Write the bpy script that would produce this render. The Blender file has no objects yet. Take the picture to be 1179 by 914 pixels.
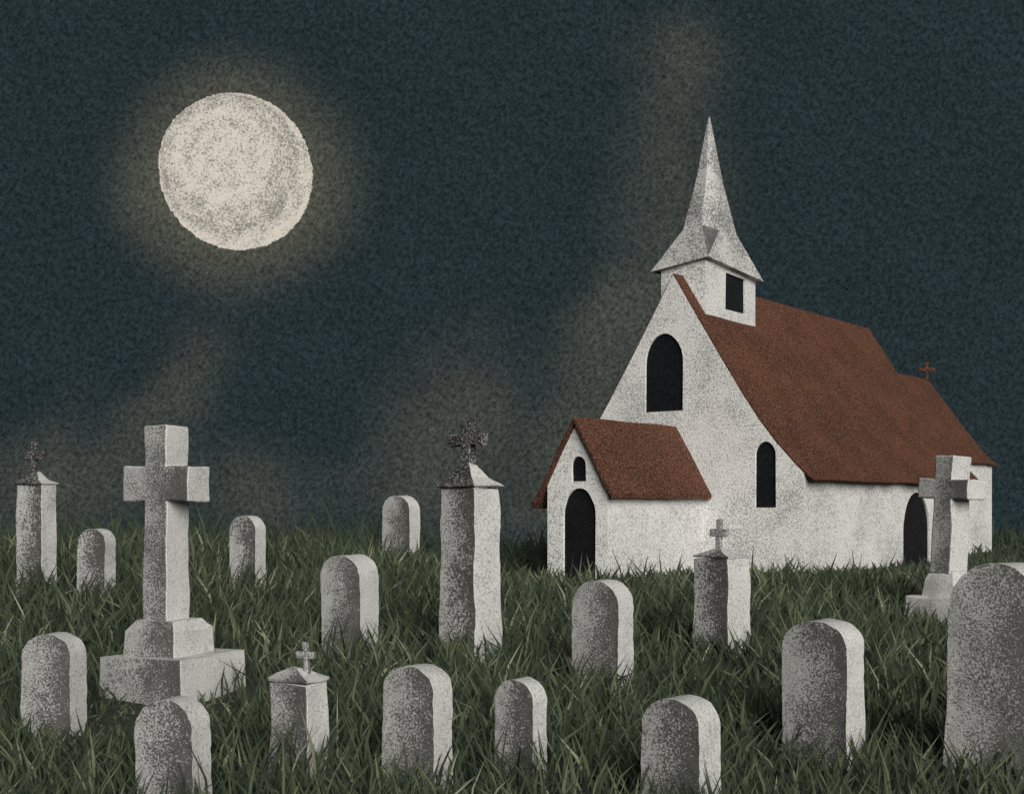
import bpy, bmesh, math, random
import numpy as np
from mathutils import Vector, noise, Matrix
random.seed(7); rng = np.random.default_rng(11)
C = bpy.context.scene.collection
F = 1423.0; CX = 589.5; HY = 582.0; EYE = 1.5
AX = math.radians(38.5)

# ---------------------------------------------------------------- terrain
def ss(t):
    t = np.clip(t, 0, 1); return t*t*(3-2*t)
def church_local(x, y):
    ca, sa = math.cos(AX), math.sin(AX)
    return (x-3.745)*ca-(y-28.73)*sa, (x-3.745)*sa+(y-28.73)*ca
def church_dist(x, y):
    lx, ly = church_local(x, y)
    def bd(x0, x1, y0, y1):
        dx = np.maximum(np.maximum(x0-lx, lx-x1), 0); dy = np.maximum(np.maximum(y0-ly, ly-y1), 0)
        return np.hypot(dx, dy)
    return np.minimum(np.minimum(bd(-3.3, 3.3, 0, 10.9), bd(-2.1, 2.1, 10.8, 16.6)), bd(-0.7, 0.86, -4, 0.1))
def gz(x, y):
    x = np.asarray(x, float); y = np.asarray(y, float)
    z = -0.75*(1-ss((y-7)/16.0))
    z = z + 0.42*ss((-x-0.2)/5.0)*ss((y-15)/9.0)
    yc = 31 + 14*ss((x+3)/10.0)
    d = np.clip(y-yc, 0, None)
    z = z - 0.14*d*d/(d+4.0)
    z = z + (0.035*np.sin(x*0.9+1.3)*np.sin(y*0.7) + 0.02*np.sin(x*2.3)*np.cos(y*1.9))*(1-0.9*ss(1-church_dist(x, y)/3.0))
    return z
def at(px, py):
    """ground point seen under a direction"""
    y = 7.0
    while y < 60:
        x = (px-CX)/F*y
        if HY + F*(EYE-float(gz(x, y)))/y <= py: break
        y += 0.02
    return x, y

# ---------------------------------------------------------------- materials
def srgb(r, g, b):
    f = lambda c: (c/255/12.92) if c <= 10 else ((c/255+0.055)/1.055)**2.4
    return (f(r), f(g), f(b), 1)
class NT:
    def __init__(s, tree): s.t = tree
    def n(s, typ, **k):
        nd = s.t.nodes.new(typ)
        for a, v in k.items(): setattr(nd, a, v)
        return nd
    def link(s, a, b): s.t.links.new(a, b)
    def math(s, op, a, b=None, clamp=False):
        nd = s.n('ShaderNodeMath', operation=op); nd.use_clamp = clamp
        for i, v in enumerate((a, b)):
            if v is None: continue
            if isinstance(v, (int, float)): nd.inputs[i].default_value = v
            else: s.link(v, nd.inputs[i])
        return nd.outputs[0]
    def noise(s, vec, scale, detail=3, rough=0.6):
        nd = s.n('ShaderNodeTexNoise'); nd.inputs['Scale'].default_value = scale
        nd.inputs['Detail'].default_value = detail; nd.inputs['Roughness'].default_value = rough
        s.link(vec, nd.inputs['Vector']); return nd.outputs['Fac']
    def maprange(s, v, a, b, c=0.0, d=1.0, smooth=True):
        nd = s.n('ShaderNodeMapRange'); nd.interpolation_type = 'SMOOTHSTEP' if smooth else 'LINEAR'
        s.link(v, nd.inputs[0])
        for i, q in enumerate((a, b, c, d)): nd.inputs[i+1].default_value = q
        return nd.outputs[0]
    def mix(s, f, a, b, typ='MIX'):
        nd = s.n('ShaderNodeMix', data_type='RGBA', blend_type=typ)
        if isinstance(f, (int, float)): nd.inputs[0].default_value = f
        else: s.link(f, nd.inputs[0])
        for i, v in ((6, a), (7, b)):
            if isinstance(v, tuple): nd.inputs[i].default_value = v
            else: s.link(v, nd.inputs[i])
        return nd.outputs[2]
def new_mat(name):
    m = bpy.data.materials.new(name); m.use_nodes = True
    t = NT(m.node_tree); bs = m.node_tree.nodes['Principled BSDF']
    bs.inputs['Roughness'].default_value = 0.95
    bs.inputs['Specular IOR Level'].default_value = 0.1
    return m, t, bs
def coords(t):
    tc = t.n('ShaderNodeTexCoord'); oi = t.n('ShaderNodeObjectInfo')
    off = t.math('MULTIPLY', oi.outputs['Random'], 57.0)
    ad = t.n('ShaderNodeVectorMath', operation='ADD')
    t.link(tc.outputs['Object'], ad.inputs[0]); t.link(off, ad.inputs[1])
    return ad.outputs[0], tc
def speck(name, dark, light, scale, th=0.5, soft=0.03, big=1.6, k=0.25, bump=0.4, grad=0.0, dist=0.02, contrast=(0.68, 1.25), low=0.0):
    m, t, bs = new_mat(name)
    v, tc = coords(t)
    n1 = t.noise(v, scale, 3, 0.85)
    n2 = t.noise(v, big, 3, 0.6)
    n3 = t.noise(v, scale*0.3, 2, 0.5)
    val = t.math('ADD', n1, t.math('MULTIPLY', t.math('SUBTRACT', n2, 0.5), k))
    val = t.math('ADD', val, t.math('MULTIPLY', t.math('SUBTRACT', n3, 0.5), 0.10))
    if grad:  # shading painted in: pale left edge to dark right crease
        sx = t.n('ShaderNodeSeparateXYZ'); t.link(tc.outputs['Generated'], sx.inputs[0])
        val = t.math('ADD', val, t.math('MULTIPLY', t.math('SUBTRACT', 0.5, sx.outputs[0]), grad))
    if low:   # darker towards the foot of the wall
        sz = t.n('ShaderNodeSeparateXYZ'); t.link(tc.outputs['Object'], sz.inputs[0])
        val = t.math('SUBTRACT', val, t.maprange(sz.outputs[2], 1.2, 0.0, 0.0, low))
    f = t.maprange(val, th-soft, th+soft)
    col = t.mix(f, dark, light)
    fine = t.maprange(t.noise(v, scale*1.5, 2, 0.7), 0.32, 0.68, contrast[0], contrast[1], False)
    cb = t.n('ShaderNodeCombineColor')
    for i in range(3): t.link(fine, cb.inputs[i])
    col = t.mix(1.0, col, cb.outputs[0], 'MULTIPLY')
    t.link(col, bs.inputs['Base Color'])
    bp = t.n('ShaderNodeBump'); bp.inputs['Strength'].default_value = bump; bp.inputs['Distance'].default_value = dist
    t.link(val, bp.inputs['Height']); t.link(bp.outputs[0], bs.inputs['Normal'])
    return m
def g(v, warm=1.0): return (v*warm, v*0.985, v*0.95, 1)
M = {}
M['face'] = speck('shaded_stone_face', g(0.092), g(0.40), 56, 0.528, 0.05, 3.0, 0.30, grad=0.22)  # speckled stone with the shade of the fronts painted into its colour
M['side'] = speck('pale_lit_stone', g(0.32), g(0.58), 54, 0.44, 0.06, 3.0, 0.25, contrast=(0.80, 1.14))  # lit copy of the same stone for sides and tops
M['face_far'] = speck('shaded_stone_face_coarse', g(0.082), g(0.43), 36, 0.528, 0.05, 2.2, 0.32, grad=0.24)
M['side_far'] = speck('pale_lit_stone_coarse', g(0.31), g(0.58), 32, 0.44, 0.06, 2.0, 0.25, contrast=(0.80, 1.14))
M['face_pale'] = speck('shaded_stone_face_pale', g(0.13), g(0.48), 52, 0.525, 0.05, 2.2, 0.30, grad=0.24)  # painted shade kept lighter where fronts turn away from the sun
M['cross_pale'] = speck('pale_rough_cross_stone', g(0.17), g(0.42), 34, 0.50, 0.05, 3.0, 0.2)
M['dark'] = speck('dark_weathered_shaded_stone', g(0.03), g(0.26), 38, 0.55, 0.04, 4, 0.2)
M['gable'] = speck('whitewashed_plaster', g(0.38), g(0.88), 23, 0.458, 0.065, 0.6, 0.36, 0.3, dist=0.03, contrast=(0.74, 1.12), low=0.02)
M['wall_side'] = speck('whitewashed_plaster_dimmed', g(0.31), g(0.66), 23, 0.455, 0.065, 0.6, 0.32, 0.3, dist=0.03, contrast=(0.76, 1.14), low=0.03)  # same plaster painted darker to balance the stronger sun on side walls
M['spire'] = speck('grey_lead_sheet', g(0.17), g(0.54), 22, 0.495, 0.05, 1.0, 0.45, 0.35, dist=0.03)
M['black'] = speck('dark_glass', (0.007, 0.008, 0.010, 1), (0.013, 0.014, 0.016, 1), 20)
M['door'] = speck('blackened_wood', (0.007, 0.007, 0.009, 1), (0.014, 0.014, 0.015, 1), 20)
def roof_mat():
    m, t, bs = new_mat('red_brown_tiles'); v, tc = coords(t)
    n1 = t.noise(v, 20, 3, 0.85); n2 = t.noise(v, 0.9, 3, 0.6); n4 = t.noise(v, 27, 2, 0.85)
    val = t.math('ADD', n1, t.math('MULTIPLY', t.math('SUBTRACT', n2, 0.5), 0.35))
    col = t.mix(t.maprange(val, 0.43, 0.57), (0.043, 0.021, 0.014, 1), (0.110, 0.047, 0.029, 1))
    col = t.mix(t.maprange(n4, 0.54, 0.62), col, (0.20, 0.098, 0.063, 1))
    col = t.mix(t.maprange(n4, 0.45, 0.37), col, (0.020, 0.012, 0.010, 1))
    t.link(col, bs.inputs['Base Color'])
    bp = t.n('ShaderNodeBump'); bp.inputs['Strength'].default_value = 0.5; bp.inputs['Distance'].default_value = 0.03
    t.link(val, bp.inputs['Height']); t.link(bp.outputs[0], bs.inputs['Normal'])
    return m
M['roof'] = roof_mat()
def ground_mat():
    m, t, bs = new_mat('dark_soil_and_moss'); v, tc = coords(t)
    f = t.maprange(t.noise(v, 9, 5, 0.75), 0.38, 0.64)
    t.link(t.mix(f, (0.026, 0.034, 0.027, 1), (0.062, 0.074, 0.053, 1)), bs.inputs['Base Color'])
    return m
M['ground'] = ground_mat()
def grass_mat():
    m, t, bs = new_mat('grass_blades')
    bs.inputs['Specular IOR Level'].default_value = 0.0; bs.inputs['Roughness'].default_value = 1.0
    at_ = t.n('ShaderNodeAttribute', attribute_name='tint')
    cr = t.n('ShaderNodeValToRGB'); e = cr.color_ramp.elements
    e[0].position = 0; e[0].color = (0.028, 0.038, 0.028, 1)
    e[1].position = 1; e[1].color = (0.25, 0.26, 0.18, 1)
    for p, c in ((0.45, (0.052, 0.067, 0.042, 1)), (0.75, (0.094, 0.113, 0.066, 1)), (0.92, (0.142, 0.162, 0.100, 1))):
        q = e.new(p); q.color = c
    t.link(at_.outputs['Fac'], cr.inputs[0]); t.link(cr.outputs[0], bs.inputs['Base Color'])
    return m
M['grass'] = grass_mat()

# ---------------------------------------------------------------- mesh helpers
def mkobj(name, me, mats, parent=None):
    o = bpy.data.objects.new(name, me); C.objects.link(o)
    for mt in mats: me.materials.append(M[mt])
    if parent: o.parent = parent
    return o
def finish(me, ang=40):
    for p in me.polygons: p.use_smooth = True
    me.set_sharp_from_angle(angle=math.radians(ang))
def tag(o, label, cat, group=None, kind=None):
    if label: o['label'] = label
    if cat: o['category'] = cat
    if group: o['group'] = group
    if kind: o['kind'] = kind
def empty(name, loc, rz, tilt=(0, 0)):
    o = bpy.data.objects.new(name, None); C.objects.link(o)
    o.location = loc; o.rotation_euler = (tilt[0], tilt[1], rz); o.empty_display_size = 0.2
    return o
def patches(name, quads, mats, parent=None, step=0.08, amp=0.008, seed=0, bevel=0.015):
    """quads: (corners, material index) each split into a small grid, welded and roughened"""
    bm = bmesh.new()
    for q, mi in quads:
        if len(q) == 3:
            f = bm.faces.new([bm.verts.new(p) for p in q]); f.material_index = mi; continue
        a, b, c, d = [Vector(p) for p in q]
        nu = max(1, int(round(max((b-a).length, (c-d).length)/step))); nv = max(1, int(round(max((d-a).length, (c-b).length)/step)))
        nu = min(nu, 30); nv = min(nv, 40)
        gr = [[bm.verts.new((a*(1-u/nu)+b*(u/nu))*(1-v/nv)+(d*(1-u/nu)+c*(u/nu))*(v/nv)) for u in range(nu+1)] for v in range(nv+1)]
        for v in range(nv):
            for u in range(nu):
                f = bm.faces.new((gr[v][u], gr[v][u+1], gr[v+1][u+1], gr[v+1][u])); f.material_index = mi
    bmesh.ops.remove_doubles(bm, verts=bm.verts, dist=0.0015)
    bmesh.ops.recalc_face_normals(bm, faces=bm.faces)
    so = Vector((seed*3.7, seed*1.3, seed*0.7))
    for v in bm.verts:
        v.co += noise.noise_vector(v.co*2.3+so)*amp*1.6 + noise.noise_vector(v.co*11+so)*amp*0.6
    me = bpy.data.meshes.new(name); bm.to_mesh(me); bm.free()
    o = mkobj(name, me, mats, parent)
    if bevel:
        b = o.modifiers.new('worn_edges', 'BEVEL'); b.width = bevel; b.segments = 2; b.limit_method = 'ANGLE'; b.angle_limit = math.radians(50)
    finish(me, 35)
    return o
def frustum(w0, d0, w1, d1, z0, z1, top=True, off=(0, 0)):
    B = [(-w0/2, -d0/2, z0), (w0/2, -d0/2, z0), (w0/2, d0/2, z0), (-w0/2, d0/2, z0)]
    T = [(-w1/2+off[0], -d1/2+off[1], z1), (w1/2+off[0], -d1/2+off[1], z1), (w1/2+off[0], d1/2+off[1], z1), (-w1/2+off[0], d1/2+off[1], z1)]
    q = []
    for i, mi in ((0, 0), (1, 1), (2, 1), (3, 0)):  # painted shade on front and left, lit stone on the rest
        j = (i+1) % 4
        q.append(((B[i], B[j], T[j], T[i]), mi))
    if top: q.append(((T[0], T[1], T[2], T[3]), 1))
    return q
def cross_quads(W, T, A, z0, za0, za1, z1, flare=0.0, base_w=None, shift=0.0):
    """upright W wide, arms A wide between za0 and za1, thickness T"""
    h = W/2; bw = (base_w or W)/2; fl = flare
    out = [(-bw, z0), (bw, z0), (h, za0), (A/2, za0-fl), (A/2, za1+fl), (h, za1), (h+fl, z1), (-h-fl, z1), (-h, za1), (-A/2, za1+fl), (-A/2, za0-fl), (-h, za0)]
    out = [(p+shift, z) for p, z in out]
    q = []
    cells = [(0, 1, 2, 11), (11, 2, 5, 8), (8, 5, 6, 7), (2, 3, 4, 5), (10, 11, 8, 9)]
    for y, mi in ((-T/2, 0), (T/2, 0)):
        for c in cells: q.append((tuple((out[i][0], y, out[i][1]) for i in c), mi))
    for i in range(12):
        j = (i+1) % 12
        a, b = out[i], out[j]
        mi = 1 if (b[1]-a[1]) >= -0.001 else 0  # lit stone on right and upper edges, shaded stone on the left
        q.append((((a[0], -T/2, a[1]), (b[0], -T/2, b[1]), (b[0], T/2, b[1]), (a[0], T/2, a[1])), mi))
    return q

# ---------------------------------------------------------------- gravestones
footprints = []   # x, y, radius for the grass
trodden = []
def gravestone(x0, xs, x1, top, base, label, psi=34, k=1.0, tilt=(0, 0), ex=2.1, seed=0, taper=0.03, mats=None):
    base += 8
    xc = (x0+x1)/2; X, Y = at(xc, base)
    s = Y/F; ps = math.radians(psi)
    W = (xs-x0)*s/math.cos(ps)*1.02; T = (x1-xs)*s/math.sin(ps)
    z0 = float(gz(X, Y)); H = EYE+(HY-top)*s-z0
    Hs = H-W*0.5*k
    nu, nv, nt = 22, 26, 4
    us = [math.sin(math.pi*(i/nu-0.5)) for i in range(nu+1)]
    def P(i, j, y):
        u = us[i]; tp = Hs+(H-Hs)*(max(0, 1-abs(u)**ex))**(1/ex)
        v = j/nv; z = -0.2+(tp+0.2)*v
        wd = W/2*(1.0+taper*(1-v))
        return Vector((u*wd, y, z))
    bm = bmesh.new()
    fr = [[bm.verts.new(P(i, j, -T/2)) for i in range(nu+1)] for j in range(nv+1)]
    bk = [[bm.verts.new(P(i, j, T/2)) for i in range(nu+1)] for j in range(nv+1)]
    for gr in (fr, bk):
        for j in range(nv):
            for i in range(nu):
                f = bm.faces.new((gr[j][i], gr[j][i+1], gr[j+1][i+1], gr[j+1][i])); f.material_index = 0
    idx = [(j, 0) for j in range(nv+1)]+[(nv, i) for i in range(1, nu+1)]+[(j, nu) for j in range(nv-1, -1, -1)]
    rings = [[fr[j][i] for j, i in idx]]
    for q in range(1, nt):
        rings.append([bm.verts.new(fr[j][i].co.lerp(bk[j][i].co, q/nt)) for j, i in idx])
    rings.append([bk[j][i] for j, i in idx])
    for a, b in zip(rings, rings[1:]):
        for n in range(len(idx)-1):
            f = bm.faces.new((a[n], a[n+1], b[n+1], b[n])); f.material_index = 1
    bmesh.ops.recalc_face_normals(bm, faces=bm.faces)
    so = Vector((seed*5.1, seed*2.9, 0))
    for v in bm.verts:
        v.co += noise.noise_vector(v.co*1.4+so)*0.018*W/0.5 + noise.noise_vector(v.co*15+so)*0.0085
    me = bpy.data.meshes.new('gravestone'); bm.to_mesh(me); bm.free()
    far = Y > 17
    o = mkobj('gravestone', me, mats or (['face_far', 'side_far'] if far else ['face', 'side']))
    b = o.modifiers.new('worn_edges', 'BEVEL'); b.width = 0.014; b.segments = 2; b.limit_method = 'ANGLE'; b.angle_limit = math.radians(50)
    finish(me, 55)
    o.location = (X, Y, z0); o.rotation_euler = (math.radians(tilt[0]), math.radians(tilt[1]), -math.atan2(X, Y)-ps)
    tag(o, label, 'gravestone', 'round topped gravestones in the churchyard')
    footprints.append((X, Y, max(W, T)*0.5))
    return o
stones = [
 (90, 119, 131, 608, 682, 'small round topped gravestone between the far left pillar and the tall cross', dict(tilt=(0, 1))),
 (265, 293, 305, 594, 670, 'small round topped gravestone standing alone right of the tall stone cross, near the skyline', {}),
 (440, 470, 482, 570, 640, 'farthest small gravestone, on the skyline just left of the tallest pillar', dict(tilt=(0, 1))),
 (371, 413, 435, 638, 748, 'mid sized round topped gravestone left of the tall central pillar, halfway up the slope', {}),
 (28, 79, 97, 729, 838, 'squat round gravestone in deep grass at the left edge, left of the cross base', dict(k=0.8)),
 (160, 221, 243, 803, 928, 'round gravestone cut off by the bottom edge directly in front of the big cross', dict(tilt=(0, -2))),
 (440, 498, 521, 766, 898, 'broad round topped gravestone in the front row right of the small square pillar', dict(k=0.8)),
 (570, 613, 629, 780, 885, 'narrow round gravestone in the front row, near the middle of the bottom edge', {}),
 (660, 711, 728, 668, 784, 'round topped gravestone in the grass straight in front of the church porch side wall', dict(psi=32)),
 (740, 803, 828, 802, 925, 'round topped gravestone cut off by the bottom edge, right of centre', dict(k=0.85, psi=31)),
 (904, 971, 992, 712, 868, 'tall round gravestone with a bright right edge, left of the biggest stone', dict(k=0.8, psi=28, taper=0.07)),
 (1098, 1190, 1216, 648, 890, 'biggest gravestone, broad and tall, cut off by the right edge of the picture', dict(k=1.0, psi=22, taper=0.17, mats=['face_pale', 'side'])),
]
for n, (x0, xs, x1, tp, bs_, lb, kw) in enumerate(stones): gravestone(x0, xs, x1, tp, bs_, lb, seed=n+1, **kw)

def monument(x0, xs, x1, cross_top, cap_top, cap_bot, base, cross_w, label, crossmat, psi=40, cap_over=0.035, seed=0, tilt=0.0, shift=0.0, fl=0.045, ratio=0.26):
    base += 8
    X, Y = at((x0+x1)/2, base); s = Y/F; ps = math.radians(psi)
    W = (xs-x0)*s/math.cos(ps); T = (x1-xs)*s/math.sin(ps)
    z0 = float(gz(X, Y)); zz = lambda py: EYE+(HY-py)*s-z0
    r = empty('grave_monument', (X, Y, z0), -math.atan2(X, Y)-ps, (0, math.radians(tilt)))
    tag(r, label, 'grave monument', 'square grave monuments topped by a small cross')
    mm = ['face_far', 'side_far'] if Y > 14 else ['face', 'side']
    zb, zt, zc = zz(cap_bot), zz(cap_top), zz(cross_top)
    patches('shaft', frustum(W*1.05, T*1.05, W*0.97, T*0.97, -0.2, zb), mm, r, amp=0.016, seed=seed)
    o = W*cap_over*2; zm_ = zb+0.02+(zt-zb)*0.34; of = (-W*0.05, 0)
    q = frustum(W*0.985, T*0.985, W+o, T+o, zb+0.002, zb+0.022, top=False)
    a = frustum(W+o, T+o, W*0.66, T*0.66, zb+0.022, zm_, top=False, off=of)
    b = frustum(W*0.66, T*0.66, W*0.22, T*0.22, zm_, zt, off=(of[0]*0.4, 0))
    b = [(tuple((p[0]+of[0], p[1]+of[1], p[2]) for p in c), mi) for c, mi in b]
    q += a+b
    q.append((((-W*0.4925, -T*0.4925, zb+0.002), (W*0.4925, -T*0.4925, zb+0.002), (W*0.4925, T*0.4925, zb+0.002), (-W*0.4925, T*0.4925, zb+0.002)), 0))
    patches('cap', q, [crossmat[0] if crossmat[0] == 'dark' else mm[0], mm[1]], r, amp=0.014, seed=seed+5, bevel=0)  # dark cross stone on front and left slopes is painted shade
    h = zc-zt; cw = cross_w*s
    patches('cross', cross_quads(cw*ratio, cw*ratio, cw/math.cos(ps)*0.95, zt-0.10, zt+h*0.42, zt+h*0.66, zc, flare=cw*fl, base_w=cw*0.36, shift=shift*s+of[0]*1.3), crossmat, r, step=0.05, amp=0.009, seed=seed+9, bevel=0.008)
    footprints.append((X, Y, max(W, T)*0.5))
monument(20, 47, 64, 509, 543, 558, 674, 22, 'slim tall square pillar with a small dark cross, farthest left on the skyline', ['dark', 'dark'], seed=2, cap_over=0.07)
monument(506, 546, 577, 485, 532, 562, 750, 42, 'tallest square pillar with a dark cross on its pointed cap, left of the church', ['dark', 'dark'], seed=3, cap_over=0.07, ratio=0.30)
monument(798, 838, 864, 598, 632, 642, 745, 20, 'short square pillar with a small cross in front of the church gable wall', ['cross_pale', 'cross_pale'], cap_over=0.005, seed=4, psi=34, fl=0.02, ratio=0.30)
monument(309, 353, 380, 738, 770, 783, 887, 22, 'short square pillar with a pale cross in the front row, right of the big cross', ['cross_pale', 'face_pale'], cap_over=0.005, seed=6, psi=38, shift=14, fl=0.01, ratio=0.28)

def stone_cross(x0, xs, x1, ax0, ax1, top, a0, a1, shaft_b, ux, u_b, lx, l_t, base, label, psi=40, seed=0, tilt=(0, 0), soff=(0, 0), mats=None, smats=None, samp=0.007, stilt=(0, 0)):
    """shaft columns x0/xs/x1, arm span ax0..ax1, arm rows a0..a1, upper step width, lower step width"""
    X, Y = at((x0+x1)/2, base-14); s = Y/F; ps = math.radians(psi)
    W = (xs-x0)*s/math.cos(ps); T = (x1-xs)*s/math.sin(ps)
    z0 = float(gz(X, Y)); zz = lambda py: EYE+(HY-py)*s-z0
    A = ((ax1-ax0)*s-T*math.sin(ps))/math.cos(ps)
    r = empty('stone_cross', (X, Y, z0), -math.atan2(X, Y)-ps, (math.radians(tilt[0]), math.radians(tilt[1])))
    tag(r, label, 'stone cross')
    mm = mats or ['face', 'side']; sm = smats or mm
    k = math.cos(ps)+math.sin(ps)
    SL, SU = lx*s/k, ux*s/k
    zl = zz(l_t); zu = zz(u_b); zs = zz(shaft_b)
    st = patches('step', frustum(SL*1.02, SL*1.02, SL*0.97, SL*0.97, -0.35, zl), sm, r, amp=samp, seed=seed)
    st.location = (soff[0], soff[1], 0); st.rotation_euler = (math.radians(stilt[0]), math.radians(stilt[1]), 0)
    q = frustum(SU*1.02, SU*1.02, SU*0.98, SU*0.98, zl-0.06, zu, top=False)+frustum(SU*0.98, SU*0.98, SU*0.72, SU*0.72, zu, zs)
    up = patches('step', q, sm, r, amp=samp*0.8, seed=seed+3); up.location = (soff[0]*0.4, soff[1]*0.4, 0)
    patches('cross', cross_quads(W*0.96, T, A, zs-0.05, zz(a1), zz(a0), zz(top), base_w=W*1.12, flare=0.008), mm, r, amp=0.012, seed=seed+6, bevel=0.02)
    footprints.append((X, Y, SL*0.72))
    trodden.append((X, Y-SL*0.8, SL*0.8)); trodden.append((X, Y-SL*1.5, SL*0.7)); trodden.append((X+0.5, Y-SL*1.1, SL*0.7))
stone_cross(166, 191, 217, 142, 240, 490, 538, 577, 712, 102, 724, 166, 752, 812, 'tall pale stone cross on a two step base in the left of the churchyard', seed=1, soff=(0.07, 0.04), stilt=(0, -1.0))
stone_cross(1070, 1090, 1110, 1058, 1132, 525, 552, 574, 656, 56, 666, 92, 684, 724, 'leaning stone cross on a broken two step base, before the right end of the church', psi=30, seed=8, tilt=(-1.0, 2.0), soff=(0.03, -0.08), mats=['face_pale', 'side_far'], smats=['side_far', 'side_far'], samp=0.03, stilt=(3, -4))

# ---------------------------------------------------------------- church
church = empty('church', (3.745, 28.73, 0), -AX)
tag(church, 'white village church with red brown roofs, a pointed grey spire and a small gabled porch', 'church')
def prof(pts, w):
    w = abs(w)
    for (a, za), (b, zb) in zip(pts, pts[1:]):
        if a <= w <= b: return za+(zb-za)*(w-a)/(b-a)
    return pts[-1][1]
def solid_from_profile(name, outline, y0, y1, mats, side_mat=1):
    bm = bmesh.new()
    a = [bm.verts.new((x, y0, z)) for x, z in outline]; b = [bm.verts.new((x, y1, z)) for x, z in outline]
    f = bm.faces.new(a); f.material_index = 0
    f = bm.faces.new(b[::-1]); f.material_index = 0
    n = len(outline)
    for i in range(n):
        j = (i+1) % n
        f = bm.faces.new((a[i], b[i], b[j], a[j])); f.material_index = side_mat
    bmesh.ops.recalc_face_normals(bm, faces=bm.faces)
    me = bpy.data.meshes.new(name); bm.to_mesh(me); bm.free()
    return mkobj(name, me, mats)
def arch(w, z0, z1, pointed=False, n=14, flat=False):
    if flat: return [(-w/2, z0), (w/2, z0), (w/2*0.97, z1), (-w/2*0.95, z1+0.03)]
    r = w/2; h = r*(1.35 if pointed else 1.1)
    return [(-w/2, z0), (w/2, z0)]+[(r*math.cos(math.pi*i/n), z1-h+h*math.sin(math.pi*i/n)) for i in range(n+1)]
def opening(plane, c, pos, pts, d0, d1):
    """prism of an opening; plane 'front' faces -y at y=pos, 'side' faces +x at x=pos"""
    bm = bmesh.new()
    def V(u, z, d):
        return (c+u, pos+d, z) if plane == 'front' else (pos-d, c+u, z)
    a = [bm.verts.new(V(u, z, d0)) for u, z in pts]
    b = [bm.verts.new(V(u, z, d1)) for u, z in pts]
    bm.faces.new(a); bm.faces.new(b[::-1])
    for i in range(len(pts)):
        j = (i+1) % len(pts); bm.faces.new((a[i], b[i], b[j], a[j]))
    bmesh.ops.recalc_face_normals(bm, faces=bm.faces)
    me = bpy.data.meshes.new('opening'); bm.to_mesh(me); bm.free()
    return me
def cut(wall, specs):
    """specs: plane, centre, pos, outline, part name, material"""
    for plane, c, pos, pts, nm, mt in specs:
        pts = [(u+0.016*noise.noise(Vector((u*4, z*4, c))), z+0.016*noise.noise(Vector((z*4, u*4, c+3)))) for u, z in pts]
        co = bpy.data.objects.new('cutter', opening(plane, c, pos, pts, -0.3, 0.12)); C.objects.link(co)
        md = wall.modifiers.new('b', 'BOOLEAN'); md.object = co; md.operation = 'DIFFERENCE'; md.solver = 'EXACT'
        dg = bpy.context.evaluated_depsgraph_get()
        me = bpy.data.meshes.new_from_object(wall.evaluated_get(dg))
        wall.modifiers.clear(); wall.data = me
        bpy.data.objects.remove(co)
        inner = [(u*0.998, z) for u, z in pts]
        pme = opening(plane, c, pos, inner, 0.05, 0.115); pme.name = nm
        mkobj(nm, pme, [mt], wall)
def roof_shell(name, pts, wmax_l, wmax_r, y0, y1, th, cx=0, seed=0, amp=0.03):
    ws = sorted(set([-w for w, _ in pts if w <= wmax_l]+[w for w, _ in pts if w <= wmax_r]+[-wmax_l, wmax_r]))
    n = max(6, int((y1-y0)/0.35)); bm = bmesh.new(); rows = []
    for k in range(n+1):
        y = y0+(y1-y0)*k/n; lo, up = [], []
        for i, w in enumerate(ws):
            z = prof(pts, w); dz = noise.noise(Vector((w*0.5, y*0.55, seed)))*amp
            if k == 0: dz *= 0.3
            dy = noise.noise(Vector((w*1.3, seed+4, 1)))*0.12 if k == n else 0
            ew = (noise.noise(Vector((y*1.7, seed, w)))*0.09) if i in (0, len(ws)-1) else 0
            lo.append(bm.verts.new((cx+w+ew, y+dy, z+0.006+max(dz, 0.0)))); up.append(bm.verts.new((cx+w*1.01+ew, y+dy, z+th+max(dz, 0.0))))
        rows.append((lo, up))
    for (l0, u0), (l1, u1) in zip(rows, rows[1:]):
        for i in range(len(ws)-1):
            bm.faces.new((u0[i], u0[i+1], u1[i+1], u1[i])); bm.faces.new((l0[i], l1[i], l1[i+1], l0[i+1]))
        bm.faces.new((l0[0], u0[0], u1[0], l1[0])); bm.faces.new((l0[-1], l1[-1], u1[-1], u0[-1]))
    for l, u in (rows[0], rows[-1]):
        for i in range(len(ws)-1): bm.faces.new((l[i], l[i+1], u[i+1], u[i]))
    bmesh.ops.recalc_face_normals(bm, faces=bm.faces)
    me = bpy.data.meshes.new(name); bm.to_mesh(me); bm.free()
    o = mkobj(name, me, ['roof']); finish(me, 30)
    return o
def wall_outline(pts, hw, cx=0, z0=-0.3):
    ws = [w for w, _ in pts if 0 < w < hw]+[hw]
    right = [(cx+w, prof(pts, w)) for w in ws]; left = [(cx-w, prof(pts, w)) for w in ws]
    return [(cx-hw, z0), (cx+hw, z0)]+right[::-1]+[(cx, pts[0][1])]+left
NP = [(0, 6.86), (0.65, 5.80), (1.3, 4.76), (1.8, 3.98), (2.2, 3.40), (2.6, 2.9), (3.0, 2.47), (3.3, 2.17), (3.62, 1.96)]
L = 10.84
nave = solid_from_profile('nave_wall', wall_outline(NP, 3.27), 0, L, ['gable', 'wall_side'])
cut(nave, [('front', -0.25, 0, arch(1.02, 3.70, 5.52, True), 'window', 'black'),
           ('front', 2.36, 0, arch(0.50, 1.46, 2.92, True), 'window', 'black'),
           ('side', 6.65, 3.27, arch(1.85, -0.05, 1.84, False), 'door', 'door')])
nave.parent = church
nr = roof_shell('nave_roof', NP, 3.42, 3.52, 0.004, L+0.62, 0.035, seed=3, amp=0.05); nr.parent = church
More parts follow.
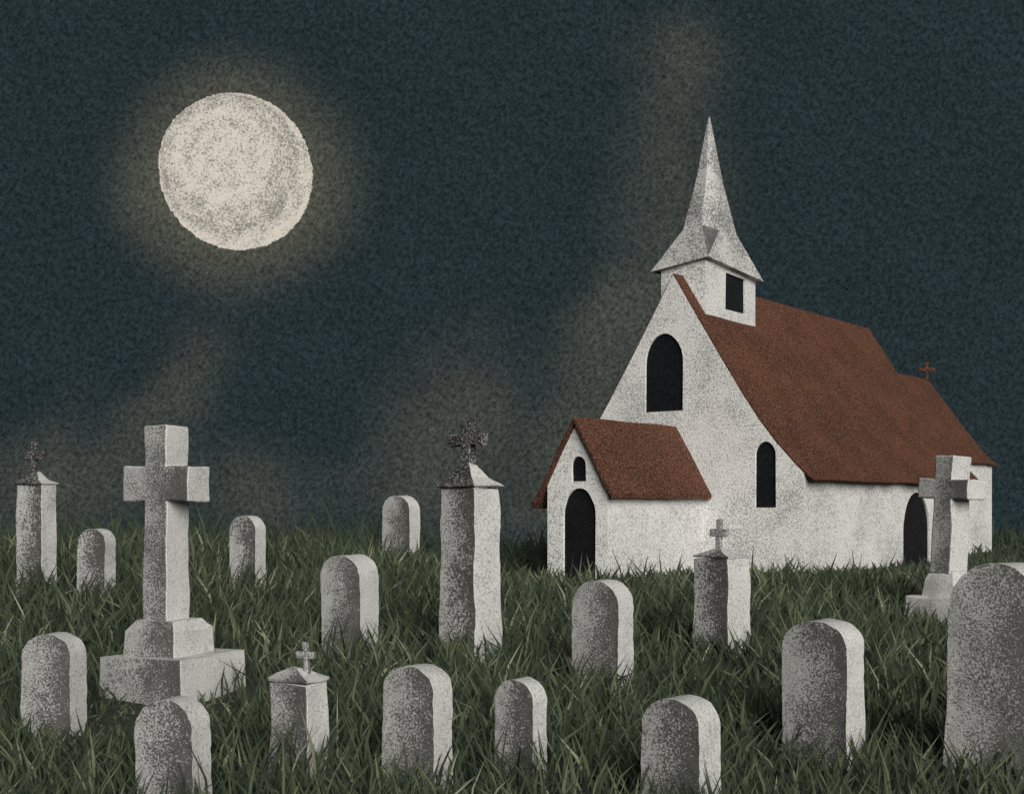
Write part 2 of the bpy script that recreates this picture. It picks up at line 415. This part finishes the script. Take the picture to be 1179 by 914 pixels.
CP = [(0, 5.66), (1.0, 4.25), (1.75, 3.25), (2.1, 2.88), (2.4, 2.66)]
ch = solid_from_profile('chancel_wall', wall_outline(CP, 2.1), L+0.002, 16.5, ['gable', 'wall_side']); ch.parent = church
cr = roof_shell('chancel_roof', CP, 2.22, 2.22, L+0.01, 16.56, 0.06, seed=9, amp=0.08); cr.parent = church
fc = patches('cross', cross_quads(0.09, 0.09, 0.52, 0, 0.32, 0.42, 0.62, flare=0.025), ['roof', 'roof'], cr, step=0.1, amp=0.004, bevel=0.008)
fc.location = (0, 16.4, 5.70); fc.rotation_euler = (0, 0, AX*0.6)
PP = [(0, 3.22), (0.4, 2.56), (0.78, 1.88), (0.98, 1.58), (1.12, 1.40)]
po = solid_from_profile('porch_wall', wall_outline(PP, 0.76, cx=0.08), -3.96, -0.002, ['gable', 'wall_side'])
cut(po, [('front', 0.14, -3.96, arch(0.82, -0.05, 1.86, True), 'door', 'door'),
         ('front', 0.13, -3.96, arch(0.36, 2.00, 2.52, False), 'window', 'black')])
po.parent = church
pr = roof_shell('porch_roof', PP, 1.10, 0.94, -4.08, -0.003, 0.11, cx=0.08, seed=6, amp=0.04); pr.parent = church
# bell turret
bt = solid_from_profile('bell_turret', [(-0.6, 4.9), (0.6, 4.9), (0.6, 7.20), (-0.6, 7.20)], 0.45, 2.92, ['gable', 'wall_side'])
cut(bt, [('side', 1.90, 0.6, arch(1.0, 6.18, 7.02, flat=True), 'window', 'black')])
bt.parent = church
cyv = 1.68
bc = [(-0.80, 0.30, 7.06), (0.72, 0.34, 7.26), (0.76, 3.04, 7.06), (-0.80, 3.06, 7.06)]
zm, oa, ob = 8.10, 0.50, 0.80; cf = 0.5
octo = [(-oa*cf, cyv-ob), (oa*cf, cyv-ob), (oa, cyv-ob*cf), (oa, cyv+ob*cf), (oa*cf, cyv+ob), (-oa*cf, cyv+ob), (-oa, cyv+ob*cf), (-oa, cyv-ob*cf)]
O3 = [(x_, y_, zm+0.06*math.sin(i*2.1)) for i, (x_, y_) in enumerate(octo)]
O4 = [(x_*0.55, cyv+(y_-cyv)*0.52, 9.35) for x_, y_ in octo]
O5 = [(x_*0.03, cyv+(y_-cyv)*0.03, 10.93) for x_, y_ in octo]
q = [((bc[0], bc[1], O3[1], O3[0]), 0), ((bc[1], bc[2], O3[3], O3[2]), 0), ((bc[2], bc[3], O3[5], O3[4]), 0), ((bc[3], bc[0], O3[7], O3[6]), 0),
     ((bc[0], O3[0], O3[7]), 0), ((bc[1], O3[2], O3[1]), 1), ((bc[2], O3[4], O3[3]), 0), ((bc[3], O3[6], O3[5]), 0)]
for i in range(8):
    j = (i+1) % 8
    q.append(((O3[i], O3[j], O4[j], O4[i]), 0)); q.append(((O4[i], O4[j], O5[j], O5[i]), 0))
q.append((tuple(bc), 0))
sp = patches('spire', q, ['spire', 'face_far'], church, step=9, amp=0.018, seed=4, bevel=0)
finish(sp.data, 8)

# ---------------------------------------------------------------- ground and grass
xs_ = np.concatenate([np.linspace(-160, -30, 14), np.linspace(-29, 34, 127), np.linspace(36, 160, 14)])
ys_ = np.concatenate([np.linspace(-40, 4, 12), np.linspace(5, 60, 111), np.linspace(64, 400, 30)])
XX, YY = np.meshgrid(xs_, ys_); ZZ = gz(XX, YY)
nx, ny = len(xs_), len(ys_)
verts = np.stack([XX.ravel(), YY.ravel(), ZZ.ravel()], 1)
faces = [(j*nx+i, j*nx+i+1, (j+1)*nx+i+1, (j+1)*nx+i) for j in range(ny-1) for i in range(nx-1)]
me = bpy.data.meshes.new('ground'); me.from_pydata(verts.tolist(), [], faces)
for p in me.polygons: p.use_smooth = True
gr = mkobj('ground', me, ['ground']); gr['kind'] = 'structure'

def scatter(y0, y1, dens, wpad=1.18):
    ymid = np.linspace(y0, y1, 200)
    area = (2*ymid*0.43*wpad).mean()*(y1-y0)
    n = int(area*dens); y = np.sqrt(rng.uniform(y0*y0, y1*y1, n)); x = rng.uniform(-1, 1, n)*y*0.43*wpad
    return x, y
parts = [scatter(7.4, 13, 140), scatter(13, 19, 80), scatter(19, 28, 46), scatter(28, 50, 24)]
for fx, fy, fr_ in footprints:      # tufts growing up against the front of each stone
    k_ = 30; parts.append((fx+rng.uniform(-1.4, 1.4, k_)*fr_, fy-fr_*rng.uniform(0.8, 1.6, k_)))
x = np.concatenate([p[0] for p in parts]); y = np.concatenate([p[1] for p in parts])
cdist = church_dist(x, y)
bad = cdist < 0.05
for fx, fy, fr_ in footprints: bad |= (x-fx)**2+(y-fy)**2 < (fr_*0.8)**2
yc = 31+14*ss((x+3)/10.0)
bad |= y > yc+4
bad |= (cdist < 3) & (rng.random(len(x)) < 0.4)
x, y, cdist, yc = x[~bad], y[~bad], cdist[~bad], yc[~bad]; n = len(x); z = gz(x, y)-0.02
clump = 0.5+0.5*np.sin(x*1.7+2*np.sin(y*0.9))*np.sin(y*1.3+1.5*np.sin(x*0.8))
Lb = rng.uniform(0.14, 0.50, n)*(0.80+0.020*y)*(0.78+0.44*clump)
longb = rng.random(n) < 0.10; Lb[longb] *= 1.4
crest = (np.abs(y-yc) < 3) & (x < 1) & (rng.random(n) < 0.30); Lb[crest] *= 1.7
Lb *= 0.30+0.70*ss((cdist-0.3)/4.5)
tall = (cdist < 2.5) & (rng.random(n) < 0.12); Lb[tall] *= 1.8
for fx, fy, fr_ in trodden:
    dd = np.hypot(x-fx, y-fy); Lb *= 0.5+0.5*ss((dd-fr_*0.6)/0.7)
lean = rng.normal(0, 0.42, n); leany = rng.normal(0, 0.3, n)
fa = rng.uniform(-0.9, 0.9, n)
face = np.stack([np.sin(fa), -np.cos(fa), np.zeros(n)], 1)
d1 = np.stack([np.sin(lean)*0.7, leany*0.6, np.cos(lean)], 1); d1 /= np.linalg.norm(d1, axis=1)[:, None]
curv = rng.uniform(0.0, 0.7, n)*np.sign(lean)
d2 = np.stack([np.sin(lean)+curv*0.45, leany, np.cos(lean)*np.clip(1-np.abs(curv)*0.25, 0.2, 1)], 1); d2 /= np.linalg.norm(d2, axis=1)[:, None]
wd = np.cross(d1, face); wd /= np.linalg.norm(wd, axis=1)[:, None]
w = (0.0042+0.00062*y)*rng.uniform(0.6, 1.45, n)
p0 = np.stack([x, y, z], 1); p1 = p0+d1*(Lb*0.5)[:, None]; p2 = p1+d2*(Lb*0.55)[:, None]
V = np.stack([p0-wd*w[:, None]*0.7, p0+wd*w[:, None]*0.7, p1+wd*w[:, None], p1-wd*w[:, None], p2], 1).reshape(-1, 3)
base = np.arange(n)*5
me = bpy.data.meshes.new('grass')
me.vertices.add(n*5); me.vertices.foreach_set('co', V.ravel().astype(np.float32))
loops = np.stack([base, base+1, base+2, base+3, base+3, base+2, base+4], 1).ravel()
me.loops.add(n*7); me.loops.foreach_set('vertex_index', loops.astype(np.int32))
ls = np.stack([np.arange(n)*7, np.arange(n)*7+4], 1).ravel()
me.polygons.add(n*2); me.polygons.foreach_set('loop_start', ls.astype(np.int32))
me.update(calc_edges=True); me.validate()
tint = np.clip(rng.beta(1.2, 1.6, n)*0.98+0.10*(clump-0.5), 0, 0.97); tint[rng.random(n) < 0.012] = 1.0
tint = tint*(1-0.45*ss((y-24)/8.0))
at_ = me.attributes.new('tint', 'FLOAT', 'POINT'); at_.data.foreach_set('value', np.repeat(tint, 5).astype(np.float32))
go = mkobj('grass', me, ['grass'])
tag(go, 'long dark green grass growing over the whole churchyard', 'grass', kind='stuff')

# ---------------------------------------------------------------- moon
D = 520.0
R = 85.5/F*D
bm = bmesh.new(); bmesh.ops.create_icosphere(bm, subdivisions=7, radius=R)
for v in bm.verts: v.co *= 1+0.022*noise.noise(v.co*0.045)+0.014*noise.noise(v.co*0.25)+0.040*noise.noise(v.co*1.0)
me = bpy.data.meshes.new('moon'); bm.to_mesh(me); bm.free()
for p in me.polygons: p.use_smooth = True
m = bpy.data.materials.new('moon_surface'); m.use_nodes = True; t = NT(m.node_tree)
m.node_tree.nodes.remove(m.node_tree.nodes['Principled BSDF'])
tc = t.n('ShaderNodeTexCoord'); sx = t.n('ShaderNodeSeparateXYZ'); t.link(tc.outputs['Object'], sx.inputs[0])
n1 = t.noise(tc.outputs['Object'], 1.0, 3, 0.9); n2 = t.noise(tc.outputs['Object'], 0.13, 3, 0.6)
cb = t.n('ShaderNodeCombineXYZ'); t.link(t.math('ADD', sx.outputs[0], t.math('MULTIPLY', t.math('SUBTRACT', n2, 0.5), 6)), cb.inputs[0]); t.link(sx.outputs[2], cb.inputs[2])
ln = t.n('ShaderNodeVectorMath', operation='LENGTH'); t.link(cb.outputs[0], ln.inputs[0])
rr = t.math('DIVIDE', ln.outputs['Value'], R)
strokes = t.math('SINE', t.math('MULTIPLY', rr, 26.0))
ringv = t.math('MULTIPLY', t.maprange(rr, 0.62, 0.80), t.maprange(rr, 0.95, 0.86))
val = t.math('ADD', n1, t.math('MULTIPLY', t.math('SUBTRACT', n2, 0.5), 0.26))
val = t.math('ADD', val, t.math('MULTIPLY', strokes, 0.024))
val = t.math('SUBTRACT', val, t.math('MULTIPLY', ringv, 0.065))
col = t.mix(t.maprange(val, 0.38, 0.52), srgb(132, 129, 120), srgb(214, 206, 193))
col = t.mix(t.maprange(n1, 0.37, 0.30), col, srgb(84, 84, 78))
em = t.n('ShaderNodeEmission'); t.link(col, em.inputs[0]); em.inputs[1].default_value = 1.0
t.link(em.outputs[0], m.node_tree.nodes['Material Output'].inputs[0])
M['moon'] = m
mo = mkobj('moon', me, ['moon']); mo.location = ((273-CX)/F*D, D, EYE+(HY-199)/F*D)
tag(mo, 'full pale cream moon glowing in the dark sky above the churchyard', 'moon')

# ---------------------------------------------------------------- world
w_ = bpy.data.worlds.new('World'); bpy.context.scene.world = w_; w_.use_nodes = True
t = NT(w_.node_tree); bg = w_.node_tree.nodes['Background']
tc = t.n('ShaderNodeTexCoord'); sx = t.n('ShaderNodeSeparateXYZ'); t.link(tc.outputs['Generated'], sx.inputs[0])
yy = t.math('MAXIMUM', sx.outputs[1], 0.2)
u = t.math('DIVIDE', sx.outputs[0], yy); v = t.math('DIVIDE', sx.outputs[2], yy)
cb = t.n('ShaderNodeCombineXYZ'); t.link(u, cb.inputs[0]); t.link(v, cb.inputs[1]); uv = cb.outputs[0]
nz = t.n('ShaderNodeTexNoise'); nz.inputs['Scale'].default_value = 7; nz.inputs['Detail'].default_value = 3; t.link(uv, nz.inputs['Vector'])
sb = t.n('ShaderNodeVectorMath', operation='SUBTRACT'); t.link(nz.outputs['Color'], sb.inputs[0]); sb.inputs[1].default_value = (0.5, 0.5, 0.5)
def warped(amount):
    sc = t.n('ShaderNodeVectorMath', operation='SCALE'); t.link(sb.outputs[0], sc.inputs[0]); sc.inputs['Scale'].default_value = amount
    ad = t.n('ShaderNodeVectorMath', operation='ADD'); t.link(uv, ad.inputs[0]); t.link(sc.outputs[0], ad.inputs[1])
    return ad.outputs[0]
wide, slight = warped(0.13), warped(0.035)
def blob(px, py, rx, ry, rot, st, inner=0.0, src=None):
    c = t.n('ShaderNodeVectorMath', operation='SUBTRACT'); t.link(src or wide, c.inputs[0]); c.inputs[1].default_value = ((px-CX)/F, (HY-py)/F, 0)
    ro = t.n('ShaderNodeVectorRotate', rotation_type='Z_AXIS'); t.link(c.outputs[0], ro.inputs['Vector']); ro.inputs['Angle'].default_value = math.radians(rot)
    ml = t.n('ShaderNodeVectorMath', operation='MULTIPLY'); t.link(ro.outputs[0], ml.inputs[0]); ml.inputs[1].default_value = (F/rx, F/ry, 0)
    le = t.n('ShaderNodeVectorMath', operation='LENGTH'); t.link(ml.outputs[0], le.inputs[0])
    return t.maprange(le.outputs['Value'], 1.0, inner, 0.0, st)
tot = None
for b in [(273, 203, 172, 172, 0, 0.98, 0.34, slight), (210, 455, 80, 140, 30, 0.46), (60, 510, 130, 100, 0, 0.38), (130, 570, 240, 90, 0, 0.32), (530, 480, 105, 135, 35, 0.48), (470, 570, 150, 80, 0, 0.30),
          (785, 55, 110, 100, 0, 0.36), (765, 200, 110, 210, 12, 0.34), (712, 400, 95, 210, 28, 0.52), (630, 550, 90, 120, 20, 0.42), (305, 560, 100, 90, 0, 0.34)]:
    o_ = blob(*b); tot = o_ if tot is None else t.math('ADD', tot, o_)
tot = t.math('MINIMUM', tot, 1.0)
ro = t.n('ShaderNodeVectorRotate', rotation_type='Z_AXIS'); t.link(uv, ro.inputs['Vector']); ro.inputs['Angle'].default_value = 0.6
mp = t.n('ShaderNodeMapping'); t.link(ro.outputs[0], mp.inputs['Vector']); mp.inputs['Scale'].default_value = (1.15, 0.85, 1)
gn = t.noise(mp.outputs[0], 290, 2, 0.9); gn2 = t.noise(uv, 14, 3, 0.6)
gn3 = t.noise(ro.outputs[0], 120, 2, 0.6)
grain = t.math('MULTIPLY', t.maprange(gn, 0.3, 0.7, 0.40, 1.65, False), t.maprange(gn2, 0.3, 0.7, 0.92, 1.08, False))
grain = t.math('MULTIPLY', grain, t.maprange(gn3, 0.3, 0.7, 0.84, 1.16, False))
col = t.mix(tot, srgb(37, 48, 51), srgb(85, 85, 74))
cg = t.n('ShaderNodeCombineColor')
for i in range(3): t.link(grain, cg.inputs[i])
col = t.mix(1.0, col, cg.outputs[0], 'MULTIPLY')
t.link(col, bg.inputs[0]); bg.inputs[1].default_value = 1.0

# ---------------------------------------------------------------- light and camera
sd = bpy.data.lights.new('front_key_light', 'SUN'); sd.energy = 4.0; sd.angle = math.radians(42); sd.color = (1.0, 0.975, 0.93)  # added key sun from front right; the moon itself stands behind left
so = bpy.data.objects.new('front_key_light', sd); C.objects.link(so)
so.rotation_euler = Vector((0.30, -0.86, 0.40)).to_track_quat('Z', 'Y').to_euler()
cd = bpy.data.cameras.new('camera'); co = bpy.data.objects.new('camera', cd); C.objects.link(co)
co.location = (0, 0, EYE); co.rotation_euler = (math.radians(90), 0, 0)
cd.sensor_width = 36; cd.lens = 36*F/1179; cd.shift_y = 125/1179; cd.clip_end = 3000
sc_ = bpy.context.scene; sc_.camera = co
sc_.view_settings.view_transform = 'Standard'; sc_.view_settings.look = 'None'; sc_.view_settings.exposure = 0
